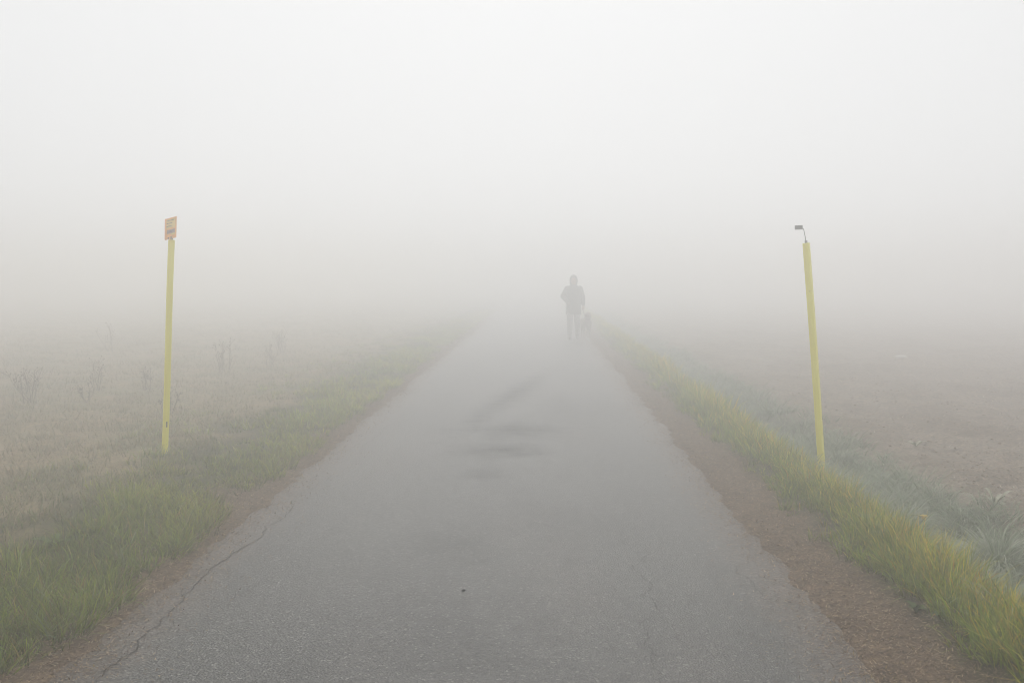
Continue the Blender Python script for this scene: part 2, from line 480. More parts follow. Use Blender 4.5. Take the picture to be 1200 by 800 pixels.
# right-hand verge: upright, yellow-green with ochre tips
def right_verge():
    n = 6200
    cy = logy(n, Y0, Y1); cx = rng.uniform(1.66, 2.20, n)
    m = fbm(cx, cy, 0.45, 31); m2 = fbm(cx, cy, 1.4, 32)
    keep = (cx > 1.80 - 0.06 * ss(6, 14, cy) + 0.20 * m + 0.10 * m2) & (rng.uniform(0, 1, n) < 0.55 + 0.9 * m + ss(1.85, 2.05, cx))
    cx, cy, m, m2 = cx[keep], cy[keep], m[keep], m2[keep]
    sz = np.clip(1 + 0.6 * m + rng.normal(0, 0.26, len(cx)), 0.35, 1.9) * (0.62 + 0.5 * ss(1.78, 2.05, cx))
    i, x, y, a, r = tufts(cx, cy, 17, 0.030 + 0.025 * sz)
    N = len(x); d = np.maximum(y, 3)
    h = 0.148 * sz[i] * rng.uniform(0.35, 1.3, N)
    tone = np.clip(rng.normal(1.0, 0.32, len(cx)), 0.4, 1.7)[i][:, None]
    w = 0.0050 * rng.uniform(0.6, 1.5, N) * (1 + 0.05 * np.maximum(d - 5, 0))
    lean = 0.08 + 0.7 * r * rng.uniform(0, 1, N); curl = rng.uniform(0.0, 1.4, N)
    fl = rng.uniform(0, 1, N) < 0.12; lean[fl] = rng.uniform(0.8, 1.35, fl.sum())
    az = a + rng.normal(0, 0.5, N)
    green = pick([(0.075, 0.105, 0.010), (0.095, 0.12, 0.012), (0.12, 0.13, 0.016)], N)
    crest = np.clip(ss(1.85, 2.15, x) + 0.25 * m[i], 0, 1)
    yl = pick([(0.46, 0.35, 0.045), (0.52, 0.30, 0.05), (0.40, 0.37, 0.04), (0.55, 0.45, 0.16), (0.27, 0.32, 0.04)], N)
    gt = pick([(0.17, 0.23, 0.025), (0.23, 0.27, 0.03), (0.13, 0.20, 0.03)], N)
    useY = rng.uniform(0, 1, N) < 0.15 + 0.55 * crest
    ct = np.where(useY[:, None], yl, gt)
    cb = np.where((rng.uniform(0, 1, N) < 0.25 * crest)[:, None], green * 0.5 + yl * 0.4, green)
    o = link_mesh('verge_grass', make_blades('verge_grass', x, y, h, w, az, lean, curl, cb * tone * 1.05, ct * tone * np.array([1.45, 1.48, 1.0]), M_grass))
    tag(o, 'ochre-tipped yellow-green grass bank between the lane and the ditch', 'grass', kind='stuff')
right_verge()

# left-hand verge: greener, in broken clumps
def left_verge():
    n = 16000
    cy = logy(n, Y0, Y1); cx = rng.uniform(-4.3, -2.1, n)
    m = fbm(cx, cy, 0.55, 41); m2 = fbm(cx, cy, 1.8, 42)
    inner = cx < -2.16 + 0.15 * m + 0.07 * m2
    dens = (1 - 0.92 * ss(-2.55, -3.45, cx + 0.5 * m2)) * np.clip(0.85 + 1.6 * m + 0.55 * ss(-2.9, -2.35, cx), 0.05, 1)
    keep = inner & (rng.uniform(0, 1, n) < dens)
    cx, cy, m, m2 = cx[keep], cy[keep], m[keep], m2[keep]
    sz = np.clip(1 + 0.7 * m + rng.normal(0, 0.28, len(cx)), 0.35, 2.0) * (1 - 0.35 * ss(-2.9, -3.7, cx))
    bx = -3.356 + rng.normal(0, 0.07, 14); cx = np.append(cx, bx); cy = np.append(cy, 8.70 + rng.normal(0, 0.07, 14)); m = np.append(m, np.zeros(14)); m2 = np.append(m2, np.zeros(14)); sz = np.append(sz, np.full(14, 1.1))
    i, x, y, a, r = tufts(cx, cy, 14, 0.035 + 0.025 * sz)
    N = len(x); d = np.maximum(y, 3)
    h = 0.100 * sz[i] * rng.uniform(0.35, 1.3, N)
    tn = np.clip(rng.normal(1.0, 0.34, len(cx)) + 0.35 * m, 0.35, 1.8)[i][:, None]
    w = 0.0052 * rng.uniform(0.6, 1.5, N) * (1 + 0.05 * np.maximum(d - 5, 0))
    lean = 0.10 + 0.8 * r * rng.uniform(0, 1, N); curl = rng.uniform(0.0, 1.7, N)
    fl = rng.uniform(0, 1, N) < 0.14; lean[fl] = rng.uniform(0.8, 1.35, fl.sum())
    az = a + rng.normal(0, 0.5, N)
    cb = pick([(0.045, 0.075, 0.010), (0.06, 0.09, 0.012), (0.075, 0.09, 0.016)], N)
    tone = np.clip(0.5 + 0.9 * m2[i] + rng.normal(0, 0.25, N), 0, 1)
    ct = np.array([0.14, 0.21, 0.020])[None] * (1 - tone[:, None]) + np.array([0.31, 0.32, 0.025])[None] * tone[:, None]
    pale = rng.uniform(0, 1, N) < 0.10 + 0.25 * ss(-2.8, -3.4, x)
    ct[pale] = pick([(0.30, 0.32, 0.20), (0.36, 0.30, 0.17), (0.24, 0.29, 0.20)], pale.sum())
    rust = rng.uniform(0, 1, N) < 0.15
    ct[rust] = pick([(0.30, 0.19, 0.07), (0.26, 0.2, 0.08)], rust.sum())
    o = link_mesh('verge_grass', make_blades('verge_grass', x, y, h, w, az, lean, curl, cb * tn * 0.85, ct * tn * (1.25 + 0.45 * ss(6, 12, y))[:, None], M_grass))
    tag(o, 'fresh green clumpy grass strip along the lane by the post with the orange plate', 'grass', kind='stuff')
left_verge()

# pale dewy drooping grass in the ditch
def ditch_grass():
    n = 4200
    cy = logy(n, Y0, Y1); cx = rng.uniform(2.16, 3.55, n)
    m = fbm(cx, cy, 0.6, 51); m2 = fbm(cx, cy, 1.7, 52)
    dens = np.clip(0.85 + 0.9 * m2, 0.05, 1) * (1 - ss(2.95, 3.35, cx + 0.30 * m2 + 0.2 * m))
    keep = rng.uniform(0, 1, n) < dens
    cx, cy, m = cx[keep], cy[keep], m[keep]
    sz = np.clip(1 + 0.5 * m + rng.normal(0, 0.2, len(cx)), 0.45, 1.7)
    i, x, y, a, r = tufts(cx, cy, 22, 0.05 + 0.03 * sz)
    N = len(x); d = np.maximum(y, 3)
    h = 0.22 * sz[i] * rng.uniform(0.5, 1.2, N)
    w = 0.0062 * rng.uniform(0.6, 1.5, N) * (1 + 0.05 * np.maximum(d - 5, 0))
    lean = 0.25 + 0.55 * r * rng.uniform(0.2, 1, N); curl = rng.uniform(0.6, 2.1, N)
    az = a + rng.normal(0, 0.4, N)
    cb = pick([(0.07, 0.10, 0.05), (0.09, 0.115, 0.06)], N)
    ct = pick([(0.36, 0.43, 0.29), (0.42, 0.48, 0.35), (0.28, 0.35, 0.21), (0.55, 0.56, 0.45)], N)
    o = link_mesh('ditch_grass', make_blades('ditch_grass', x, y, h, w, az, lean, curl, cb, ct, M_grass))
    tag(o, 'pale dewy grey-green grass drooping in the ditch beside the ploughed field', 'grass', kind='stuff')
ditch_grass()

# thin dry stubble and low herbs of the left field
def stubble():
    n = 24000
    cy = logy(n, 3.0, 55.0); cx = -3.0 - rng.uniform(0, 1, n) ** 0.8 * np.maximum(1.5, 0.62 * cy + 1.0)
    m = fbm(cx, cy, 0.5, 61); m2 = fbm(cx, cy, 2.2, 62)
    keep = (cx < -3.05 + 0.35 * m2) & (rng.uniform(0, 1, n) < np.clip(0.75 + 0.8 * m, 0.15, 1))
    cx, cy, m, m2 = cx[keep], cy[keep], m[keep], m2[keep]
    sz = np.clip(1 + 0.4 * m2 + rng.normal(0, 0.25, len(cx)), 0.4, 1.8)
    i, x, y, a, r = tufts(cx, cy, 11, 0.09 + 0.05 * sz)
    N = len(x); d = np.maximum(y, 3)
    h = 0.085 * sz[i] * rng.uniform(0.3, 1.3, N)
    tall = rng.uniform(0, 1, N) < 0.03
    h[tall] *= 2.4
    w = 0.0052 * rng.uniform(0.6, 1.6, N) * (1 + 0.05 * np.maximum(d - 5, 0))
    lean = rng.uniform(0.1, 1.1, N); curl = rng.uniform(0.0, 1.0, N); az = rng.uniform(0, 2 * np.pi, N)
    cb = pick([(0.16, 0.125, 0.075), (0.12, 0.11, 0.06), (0.2, 0.15, 0.10)], N)
    ct = pick([(0.36, 0.30, 0.19), (0.42, 0.36, 0.25), (0.26, 0.20, 0.12), (0.20, 0.22, 0.10), (0.24, 0.26, 0.15)], N, [0.28, 0.22, 0.22, 0.14, 0.14])
    g = rng.uniform(0, 1, N) < np.clip(0.35 * m[i] + 0.1, 0, 1)
    ct[g] = pick([(0.17, 0.21, 0.10), (0.22, 0.26, 0.15)], g.sum())
    o = link_mesh('stubble_grass', make_blades('stubble_grass', x, y, h, w, az, lean, curl, cb * 0.7, ct * 1.35, M_dry, segs=2))
    tag(o, 'short dry tan stubble and sparse herbs covering the open field', 'stubble', kind='stuff')
stubble()

# brown plant litter on both shoulders
def litter(side):
    n = 120000
    y = logy(n, Y0, 40)
    if side > 0:
        x = ER - 0.5 + rng.uniform(0, 1.05, n)
    else:
        x = EL + 0.5 - rng.uniform(0, 1.0, n)
    ex = edge_noise(x, y)
    out = (x - ER if side > 0 else EL - x) + ex
    keep = (rng.uniform(0, 1, n) < 0.03 * ss(-0.9, -0.3, out) + 0.27 * ss(-0.35, -0.12, out) + 0.7 * ss(-0.16, 0.03, out))
    x, y = x[keep], y[keep]; N = len(x)
    d = np.maximum(y, 3)
    h = rng.uniform(0.008, 0.030, N) * (1 + 0.04 * np.maximum(d - 5, 0))
    w = rng.uniform(0.003, 0.008, N) * (1 + 0.05 * np.maximum(d - 5, 0))
    az = rng.uniform(0, 2 * np.pi, N)
    c = pick([(0.19, 0.132, 0.088), (0.14, 0.095, 0.062), (0.30, 0.215, 0.14), (0.06, 0.042, 0.026), (0.44, 0.34, 0.22), (0.24, 0.17, 0.06)], N, [0.28, 0.20, 0.22, 0.12, 0.12, 0.06])
    me = make_blades('plant_litter', x, y, h, w, az, rng.uniform(1.05, 1.5, N), rng.uniform(-0.2, 0.3, N), c * 0.9, c, M_dry, segs=2, twist=az + np.pi / 2, zoff=0.005, on_road=True)
    o = link_mesh('plant_litter', me, M_dry)
    tag(o, 'brown dead needles and leaf crumbs on the shoulder below the ochre grass bank' if side > 0 else 'reddish-brown dead leaf crumbs between the edge crack and the green grass clumps', 'litter', kind='stuff')
litter(1); litter(-1)
for o in C.objects:
    if o.type == 'MESH' and o.name.startswith(('verge_grass', 'ditch_grass')) and not o.data.materials: o.data.materials.append(M_grass)
    if o.type == 'MESH' and o.name.startswith('stubble_grass') and not o.data.materials: o.data.materials.append(M_dry)

# soil crumbs of the ploughed field
def clods():
    n = 60000
    y = logy(n, 3.0, 45.0); x = 2.85 + rng.uniform(0, 1, n) ** 0.85 * np.maximum(2.5, 0.60 * y + 0.5)
    m = fbm(x, y, 0.5, 71)
    keep = rng.uniform(0, 1, n) < np.clip(0.7 + 0.8 * m, 0.1, 1) * ss(2.8, 3.4, x)
    x, y = x[keep], y[keep]; N = len(x)
    r = np.clip(rng.lognormal(math.log(0.008), 0.45, N), 0.004, 0.022) * (1 + 0.015 * np.maximum(y - 6, 0))
    base = np.array([(1, 0, 0), (0, 1, 0), (-1, 0, 0), (0, -1, 0), (0, 0, 1), (0, 0, -0.6)], float)
    fc = np.array([(0, 1, 4), (1, 2, 4), (2, 3, 4), (3, 0, 4), (1, 0, 5), (2, 1, 5), (3, 2, 5), (0, 3, 5)])
    a = rng.uniform(0, 2 * np.pi, N); ca, sa = np.cos(a), np.sin(a)
    v = base[None] * rng.uniform(0.55, 1.35, (N, 6, 1)) + rng.normal(0, 0.18, (N, 6, 3))
    v[:, :, 2] *= 0.55
    vx = v[:, :, 0] * ca[:, None] - v[:, :, 1] * sa[:, None]; vy = v[:, :, 0] * sa[:, None] + v[:, :, 1] * ca[:, None]
    co = np.stack([vx * r[:, None] + x[:, None], vy * r[:, None] + y[:, None], v[:, :, 2] * r[:, None] + (ground_z(x, y) + 0.3 * r)[:, None]], 2).reshape(-1, 3)
    c = pick([(0.22, 0.155, 0.105), (0.18, 0.125, 0.083), (0.26, 0.195, 0.14), (0.32, 0.26, 0.20)], N)
    col = np.repeat(c, 6, 0)
    T = (np.arange(N)[:, None, None] * 6 + fc[None]).reshape(-1, 3)
    o = link_mesh('soil_clods', tri_mesh('soil_clods', co, T, col), M_clod)
    tag(o, 'loose brown soil crumbs strewn over the ploughed field', 'soil', kind='stuff')
    # straw, husks and pale bits lying on it
    n = 16000
    y = logy(n, 3.0, 40.0); x = 2.9 + rng.uniform(0, 1, n) ** 0.8 * np.maximum(2.5, 0.60 * y + 0.5)
    keep = rng.uniform(0, 1, n) < np.clip(0.5 + 1.0 * fbm(x, y, 0.9, 72) + 0.5 * (1 - ss(3.2, 4.2, x)), 0.08, 1)
    x, y = x[keep], y[keep]; N = len(x)
    f = 1 + 0.05 * np.maximum(y - 5, 0)
    az = rng.uniform(0, 2 * np.pi, N)
    c = pick([(0.50, 0.45, 0.36), (0.62, 0.58, 0.50), (0.10, 0.07, 0.05), (0.30, 0.32, 0.22)], N, [0.35, 0.2, 0.3, 0.15])
    me = make_blades('straw', x, y, rng.uniform(0.010, 0.042, N) * f, rng.uniform(0.004, 0.008, N) * f, az, rng.uniform(0.9, 1.5, N), rng.uniform(-0.3, 0.3, N), c, c, M_dry, segs=2, twist=az + np.pi / 2, zoff=0.022)
    o = link_mesh('straw', me, M_dry)
    tag(o, 'pale straw scraps lying on the brown ploughed soil', 'straw', kind='stuff')
clods()

# ------------------------------------------------------------------ single plants
def gz(x, y): return float(ground_z(np.array([x]), np.array([y]))[0])

def tussock(x, y, rad, length, n, pal, label, segs=5):
    t = empty('grass_tussock', (x, y, gz(x, y)))
    tag(t, label, 'tussock', 'pale tussocks in the ditch')
    r = np.sqrt(rng.uniform(0, 1, n)); a = rng.uniform(0, 2 * np.pi, n)
    bx, by = x + r * np.cos(a) * rad * 0.45, y + r * np.sin(a) * rad * 0.45
    h = length * rng.uniform(0.55, 1.15, n)
    lean = 0.1 + 0.7 * r; curl = rng.uniform(0.9, 2.2, n)
    cb = pick([(0.05, 0.075, 0.035), (0.07, 0.09, 0.045)], n); ct = pick(pal, n)
    me = make_blades('leaves', bx, by, h, 0.0085 * rng.uniform(0.6, 1.4, n), a + rng.normal(0, 0.35, n), lean, curl, cb, ct, M_grass, segs=segs, twist=a + np.pi / 2 + rng.normal(0, 0.3, n))
    o = link_mesh('leaves', me, M_grass, t)
    o.matrix_parent_inverse = Matrix.Translation((-x, -y, -gz(x, y)))
    tag(o, kind='stuff')
    dn = 60
    a = rng.uniform(0, 2 * np.pi, dn); bx, by = x + np.cos(a) * rad * 0.3, y + np.sin(a) * rad * 0.3
    c = pick([(0.34, 0.30, 0.2), (0.28, 0.23, 0.14)], dn)
    me = make_blades('dead_leaves', bx, by, length * rng.uniform(0.5, 0.9, dn), np.full(dn, 0.005), a, rng.uniform(1.0, 1.3, dn), rng.uniform(0.2, 0.7, dn), c * 0.6, c, M_dry, segs=4)
    o = link_mesh('dead_leaves', me, M_dry, t)
    o.matrix_parent_inverse = Matrix.Translation((-x, -y, -gz(x, y)))
    tag(o, kind='stuff')

PAL = [(0.36, 0.42, 0.28), (0.44, 0.49, 0.36), (0.26, 0.33, 0.19), (0.60, 0.61, 0.50)]
tussock(2.80, 6.06, 0.26, 0.40, 520, PAL, 'big pale fountain-like grass tussock at the ploughed field edge')
tussock(2.62, 7.1, 0.22, 0.33, 460, PAL, 'low pale grass tussock beside the yellow flower')
tussock(2.85, 5.25, 0.22, 0.32, 420, PAL, 'dark-centred drooping tussock next to the biggest pale tussock')
tussock(2.85, 9.5, 0.24, 0.30, 420, PAL, 'grey-green tussock just behind the bare-topped yellow post')

def leaf_strip(bm, pts, width, up=Vector((0, 0, 1))):
    pts = [Vector(p) for p in pts]; rows = []
    for k, p in enumerate(pts):
        u = k / (len(pts) - 1)
        t = (pts[min(k + 1, len(pts) - 1)] - pts[max(k - 1, 0)]).normalized()
        s = t.cross(up)
        s = s.normalized() if s.length > 1e-4 else Vector((1, 0, 0))
        w = width * math.sin(math.pi * min(0.97, 0.12 + 0.86 * u)) / 2
        n_ = s.cross(t)
        rows.append([bm.verts.new(p - s * w + n_ * w * 0.35), bm.verts.new(p), bm.verts.new(p + s * w + n_ * w * 0.35)])
    for a, b in zip(rows, rows[1:]):
        bm.faces.new((a[0], a[1], b[1], b[0])); bm.faces.new((a[1], a[2], b[2], b[1]))

M_leaf = plain_mat('broad_leaf', (0.085, 0.12, 0.045), 0.85, 0.3, 20, spec=0.1)
M_leafpale = plain_mat('pale_leaf', (0.30, 0.30, 0.21), 0.6, 0.3, 20)
M_petal = plain_mat('yellow_petal', (0.62, 0.45, 0.08), 0.6, 0.15, 40)
M_stem = plain_mat('green_stem', (0.20, 0.23, 0.10), 0.6, 0.2, 30)
M_weed = plain_mat('dead_stalk', (0.15, 0.12, 0.095), 0.9, 0.3, 30)

def rosette(name, x, y, n, ln, wd, mat, label, cat='weed', seed=0, rise=0.5):
    r = random.Random(seed)
    t = empty(name, (x, y, gz(x, y) + 0.005)); tag(t, label, cat)
    for k in range(n):
        a = 2 * math.pi * (k + r.uniform(-0.3, 0.3)) / n; L = ln * r.uniform(0.7, 1.2); e = rise * r.uniform(0.6, 1.3)
        d = Vector((math.cos(a), math.sin(a), 0))
        pts = [d * (L * u) + Vector((0, 0, L * e * math.sin(min(1, u * 1.15) * math.pi * 0.62) * 0.8)) for u in (0, .2, .4, .6, .8, 1)]
        bm = bmesh.new(); leaf_strip(bm, pts, wd * r.uniform(0.8, 1.2)); bm_obj('leaf', bm, mat, t, True)
    return t

rosette('broadleaf_weed', -2.86, 5.72, 7, 0.13, 0.045, M_leaf, 'low broad-leaved weed among the green grass clumps', seed=3)
rosette('broadleaf_weed', -3.0, 4.95, 6, 0.11, 0.035, M_leaf, 'small leafy weed at the edge of the stubble', seed=4)
rosette('withered_weed', 3.42, 7.45, 8, 0.16, 0.03, M_leafpale, 'withered pale-leaved weed on bare ploughed soil', seed=5, rise=0.7)
rosette('withered_weed', 3.75, 9.9, 6, 0.12, 0.03, M_leafpale, 'tiny bleached weed farther out on the ploughed soil', seed=6, rise=0.6)
for k, (x, y) in enumerate(((1.86, 4.55), (1.93, 4.72), (1.82, 4.75), (1.97, 4.50))):
    rosette('clover_plant', x, y, 8, 0.055, 0.026, M_stem if k % 2 else M_leaf, 'low round-leaved green plant at the foot of the ochre grass bank', 'plant', seed=20 + k, rise=0.8)['group'] = 'low leafy plants at the bank foot'

def flower(x, y):
    z0 = gz(x, y)
    t = empty('yellow_flower', (x, y, z0)); tag(t, 'single yellow flower on a long pale stem above the grass bank', 'flower')
    pts = [(0, 0, 0), (0.03, 0.02, 0.06), (0.07, 0.03, 0.10), (0.12, 0.03, 0.10), (0.16, 0.02, 0.085)]
    bm = bmesh.new(); tube_into(bm, pts, [0.005, 0.0045, 0.004, 0.0035, 0.004], 6); bm_obj('stem', bm, M_stem, t, True)
    c = Vector(pts[-1])
    bm = bmesh.new(); bmesh.ops.create_uvsphere(bm, u_segments=8, v_segments=6, radius=0.014, matrix=Matrix.Translation(c)); hd = bm_obj('flower_head', bm, M_petal, t, True)
    for k in range(14):
        a = 2 * math.pi * k / 14; d = Vector((math.cos(a), math.sin(a) * 0.8, 0.35 + 0.15 * (k % 2)))
        bm = bmesh.new(); leaf_strip(bm, [c + d * 0.032 * u for u in (0.1, 0.4, 0.7, 1)], 0.014); bm_obj('petal', bm, M_petal, hd)
    for k, (u, a) in enumerate(((0.03, 0.6), (0.06, 2.8), (0.08, 4.4))):
        d = Vector((math.cos(a), math.sin(a), 0.4)); b = Vector((0.45 * u, 0.025, u))
        bm = bmesh.new(); leaf_strip(bm, [b + d * 0.09 * v for v in (0, .25, .5, .75, 1)], 0.018); bm_obj('leaf', bm, M_leaf, t, True)
flower(2.30, 6.32)

def dead_weed(x, y, h, ns, spread, label, seed):
    r = random.Random(seed)
    t = empty('dead_weed', (x, y, gz(x, y) - 0.01)); tag(t, label, 'weed', 'dead weeds standing in the stubble')
    for k in range(ns):
        a = r.uniform(0, 2 * math.pi); L = h * r.uniform(0.6, 1.05); ou = spread * r.uniform(0.2, 1)
        base = Vector((r.uniform(-1, 1), r.uniform(-1, 1), 0)) * spread * 0.35
        d = Vector((math.cos(a) * ou, math.sin(a) * ou, L))
        bend = Vector((r.uniform(-.04, .04), r.uniform(-.04, .04), 0))
        P = [base + d * u + bend * math.sin(u * 3) for u in (0, .25, .5, .75, 1)]
        bm = bmesh.new()
        tube_into(bm, P, [0.005, 0.0045, 0.004, 0.003, 0.002], 5)
        for b in range(r.randint(4, 8)):
            u = r.uniform(0.35, 0.95); q = base + d * u + bend * math.sin(u * 3)
            e = Vector((r.uniform(-1, 1), r.uniform(-1, 1), r.uniform(0.5, 1.6))).normalized() * L * r.uniform(0.1, 0.28)
            tube_into(bm, [q, q + e * 0.55 + Vector((0, 0, 0.01)), q + e], [0.0025, 0.002, 0.0015], 4)
            bmesh.ops.create_icosphere(bm, subdivisions=1, radius=0.008 * r.uniform(0.7, 1.5), matrix=Matrix.Translation(q + e))
        bm_obj('stem', bm, M_weed, t)

dead_weed(-6.85, 13.2, 0.50, 12, 0.26, 'tallest dark many-stemmed dead weed standing in the stubble', 1)
dead_weed(-6.15, 13.3, 0.26, 6, 0.16, 'low dead weed tuft right beside the tallest dead weed', 11)
dead_weed(-6.55, 14.6, 0.46, 6, 0.20, 'thin spreading dead weed behind the tallest one', 2)
dead_weed(-5.95, 14.9, 0.34, 6, 0.15, 'short dead weed between the two thin tall ones', 3)
dead_weed(-5.5, 17.2, 0.55, 9, 0.24, 'dead weed clump past the post with the orange plate', 4)
dead_weed(-5.0, 18.4, 0.45, 6, 0.22, 'slender dead weed beside the clump past the post', 5)
dead_weed(-5.6, 21.5, 0.58, 10, 0.30, 'faint dead weed clump half lost in the fog', 6)
dead_weed(-9.8, 22.5, 0.6, 9, 0.30, 'very faint dead weed far out in the foggy stubble', 7)
dead_weed(-4.6, 12.2, 0.28, 5, 0.16, 'small dead weed near the edge of the green grass', 8)

# ------------------------------------------------------------------ stones
def stone(name, x, y, z, r, col, label, seed, cat='stone', flat=0.6):
    rr = random.Random(seed)
    bm = bmesh.new(); bmesh.ops.create_icosphere(bm, subdivisions=2, radius=r)
    for v in bm.verts:
        v.co *= rr.uniform(0.82, 1.12); v.co.z *= flat
    o = bm_obj(name, bm, plain_mat(name + '_rock', col, 0.9, 0.3, 60, 0.4, 150), None, True)
    o.location = (x, y, z + r * flat * 0.6)
    tag(o, label, cat)
stone('pebble', -0.385, 5.04, float(road_z(np.array(-0.385), np.array(5.04))), 0.011, (0.03, 0.028, 0.026), 'small black pebble lying alone on the asphalt', 1, 'pebble', 0.5)
stone('field_stone', 7.6, 21.0, gz(7.6, 21.0), 0.13, (0.55, 0.53, 0.48), 'pale chalky stone far out on the ploughed field', 2, 'stone', 0.35)

# ------------------------------------------------------------------ marker posts
def yellow_paint():
    m, nt, p, out = new_mat('yellow_paint')
    tc = nd(nt, "ShaderNodeTexCoord")
    mp = nd(nt, "ShaderNodeMapping"); mp.inputs['Scale'].default_value = (30, 30, 2.0); nt.links.new(tc.outputs['Object'], mp.inputs[0])
    n1 = nd(nt, "ShaderNodeTexNoise", Scale=1.0, Detail=6.0, Roughness=0.65); nt.links.new(mp.outputs[0], n1.inputs['Vector'])
    cr = nd(nt, "ShaderNodeValToRGB"); nt.links.new(n1.outputs['Fac'], cr.inputs[0])
    e = cr.color_ramp.elements
    e[0].position = 0.25; e[0].color = (0.82, 0.72, 0.06, 1); e[1].position = 0.65; e[1].color = (0.95, 0.88, 0.10, 1)
    n2 = nd(nt, "ShaderNodeTexNoise", Scale=22.0, Detail=6.0, Roughness=0.7); nt.links.new(tc.outputs['Object'], n2.inputs['Vector'])
    mr = nd(nt, "ShaderNodeMapRange"); mr.inputs[1].default_value = 0.68; mr.inputs[2].default_value = 0.74; nt.links.new(n2.outputs['Fac'], mr.inputs[0])
    mx = nd(nt, "ShaderNodeMixRGB"); mx.inputs[2].default_value = (0.20, 0.16, 0.08, 1)
    nt.links.new(mr.outputs[0], mx.inputs[0]); nt.links.new(cr.outputs[0], mx.inputs[1]); nt.links.new(mx.outputs[0], p.inputs['Base Color'])
    p.inputs['Roughness'].default_value = 0.42
    return m
M_yel = yellow_paint()
M_orange = plain_mat('orange_plate', (0.90, 0.40, 0.04), 0.5, 0.15, 25)
M_ochre = plain_mat('plate_stripe', (0.80, 0.56, 0.12), 0.5, 0.1, 25)
M_mauve = plain_mat('plate_mauve', (0.36, 0.22, 0.20), 0.6, 0.2, 60)
M_ink = plain_mat('plate_ink', (0.16, 0.10, 0.06), 0.7, 0.3, 90)
M_steel = plain_mat('dark_steel', (0.10, 0.095, 0.085), 0.55, 0.3, 60, metallic=0.3)
M_hole = plain_mat('dark_hole', (0.03, 0.028, 0.02), 0.9, 0.2, 20)

def box_bm(sx, sy, sz, bev=0.0, centre=(0, 0, 0), seg=2):
    bm = bmesh.new(); bmesh.ops.create_cube(bm, size=1.0, matrix=Matrix.Translation(centre) @ Matrix.Diagonal((sx, sy, sz, 1)))
    if bev: bmesh.ops.bevel(bm, geom=list(bm.edges), offset=bev, segments=seg, affect='EDGES', profile=0.6)
    return bm

def post_shaft(t, w, length):
    """square post, rounded arrises, slight unevenness, sunk in the ground"""
    bm = bmesh.new()
    prof = []
    c = w / 2; b = w * 0.14
    for sx, sy in ((1, 1), (-1, 1), (-1, -1), (1, -1)):
        q = [(c, c - b), (c - b * .3, c - b * .3), (c - b, c)]
        if sx * sy < 0: q = q[::-1]
        prof += [(sx * p[0], sy * p[1]) for p in q]
    zs = [-0.25, 0.0, 0.3, 0.7, 1.1, 1.5, length - 0.006, length]
    rings = []
    for k, z in enumerate(zs):
        s = 0.9 if k == len(zs) - 1 else 1.0
        o = 0.003 * math.sin(z * 3.1), 0.003 * math.cos(z * 2.3)
        rings.append([bm.verts.new((x * s + o[0], y * s + o[1], z)) for x, y in prof])
    n = len(prof)
    for a, b_ in zip(rings, rings[1:]):
        for k in range(n): bm.faces.new((a[k], a[(k + 1) % n], b_[(k + 1) % n], b_[k]))
    bm.faces.new(rings[0][::-1]); bm.faces.new(rings[-1])
    return bm_obj('shaft', bm, M_yel, t, False)

# post with orange plate
PX, PY = -3.356, 8.778
lp = empty('marker_post', (PX, PY, gz(PX, PY)))
lp.rotation_euler = (0, R(3.15), 0)
tag(lp, 'yellow marker post with an orange notice plate on top', 'post', 'yellow marker posts beside the lane')
sh = post_shaft(lp, 0.054, 1.985 - gz(PX, PY)); sh.rotation_euler = (0, 0, R(24))
bm = box_bm(0.010, 0.006, 0.05, 0.002, (0.0, 0, 0)); hl = bm_obj('slot', bm, M_hole, sh); hl.location = (0.008, -0.0265, 0.28)
pl_rot = Matrix.Rotation(R(-30), 4, 'Z') @ Matrix.Rotation(R(-9), 4, 'X') @ Matrix.Rotation(R(-12), 4, 'Y')
bm = box_bm(0.140, 0.006, 0.192, 0.0015); plate = bm_obj('plate', bm, M_orange, lp)
plate.matrix_local = Matrix.Translation((0.004, -0.038, 2.085 - gz(PX, PY))) @ pl_rot
def on_plate(name, x, z, w, h, mat, d=0.0015):
    bm = box_bm(w, d, h); o = bm_obj(name, bm, mat, plate); o.location = (x, -0.003 - d / 2 - 0.0006, z); return o
on_plate('rim', -0.062, 0, 0.012, 0.19, M_orange, 0.006)
on_plate('panel', 0.004, 0.042, 0.112, 0.082, M_ochre, 0.0010)
on_plate('panel', 0.006, -0.030, 0.100, 0.036, M_mauve, 0.0010)
on_plate('stripe', 0.034, -0.056, 0.044, 0.010, plain_mat('plate_yellow', (0.75, 0.60, 0.10), 0.5, 0.1, 25), 0.0010)
rr = random.Random(5)
for z, x0, x1 in ((0.070, -0.036, 0.044), (0.046, -0.044, 0.02), (0.020, -0.044, 0.016), (-0.024, -0.036, 0.044), (-0.036, -0.036, 0.03)):
    x = x0
    bm = bmesh.new()
    while x < x1:
        w = rr.uniform(0.003, 0.007)
        bmesh.ops.create_cube(bm, size=1, matrix=Matrix.Translation((x, 0, 0)) @ Matrix.Diagonal((w, 0.0012, 0.007, 1))); x += w + rr.choice((0.0015, 0.0015, 0.004))
    o = bm_obj('text_line', bm, M_ink, plate); o.location = (0, -0.0062, z); tag(o, kind='stuff')
for x in (-0.022, 0.012):
    bm = bmesh.new(); bmesh.ops.create_cone(bm, cap_ends=True, segments=8, radius1=0.007, radius2=0.006, depth=0.008, matrix=Matrix.Rotation(R(90), 4, 'X'))
    o = bm_obj('bolt', bm, M_steel, plate); o.location = (x, -0.007, -0.088)
bm = box_bm(0.022, 0.008, 0.13, 0.001); o = bm_obj('bracket', bm, M_steel, lp); o.location = (0.0, 0.0, 2.02 - gz(PX, PY))

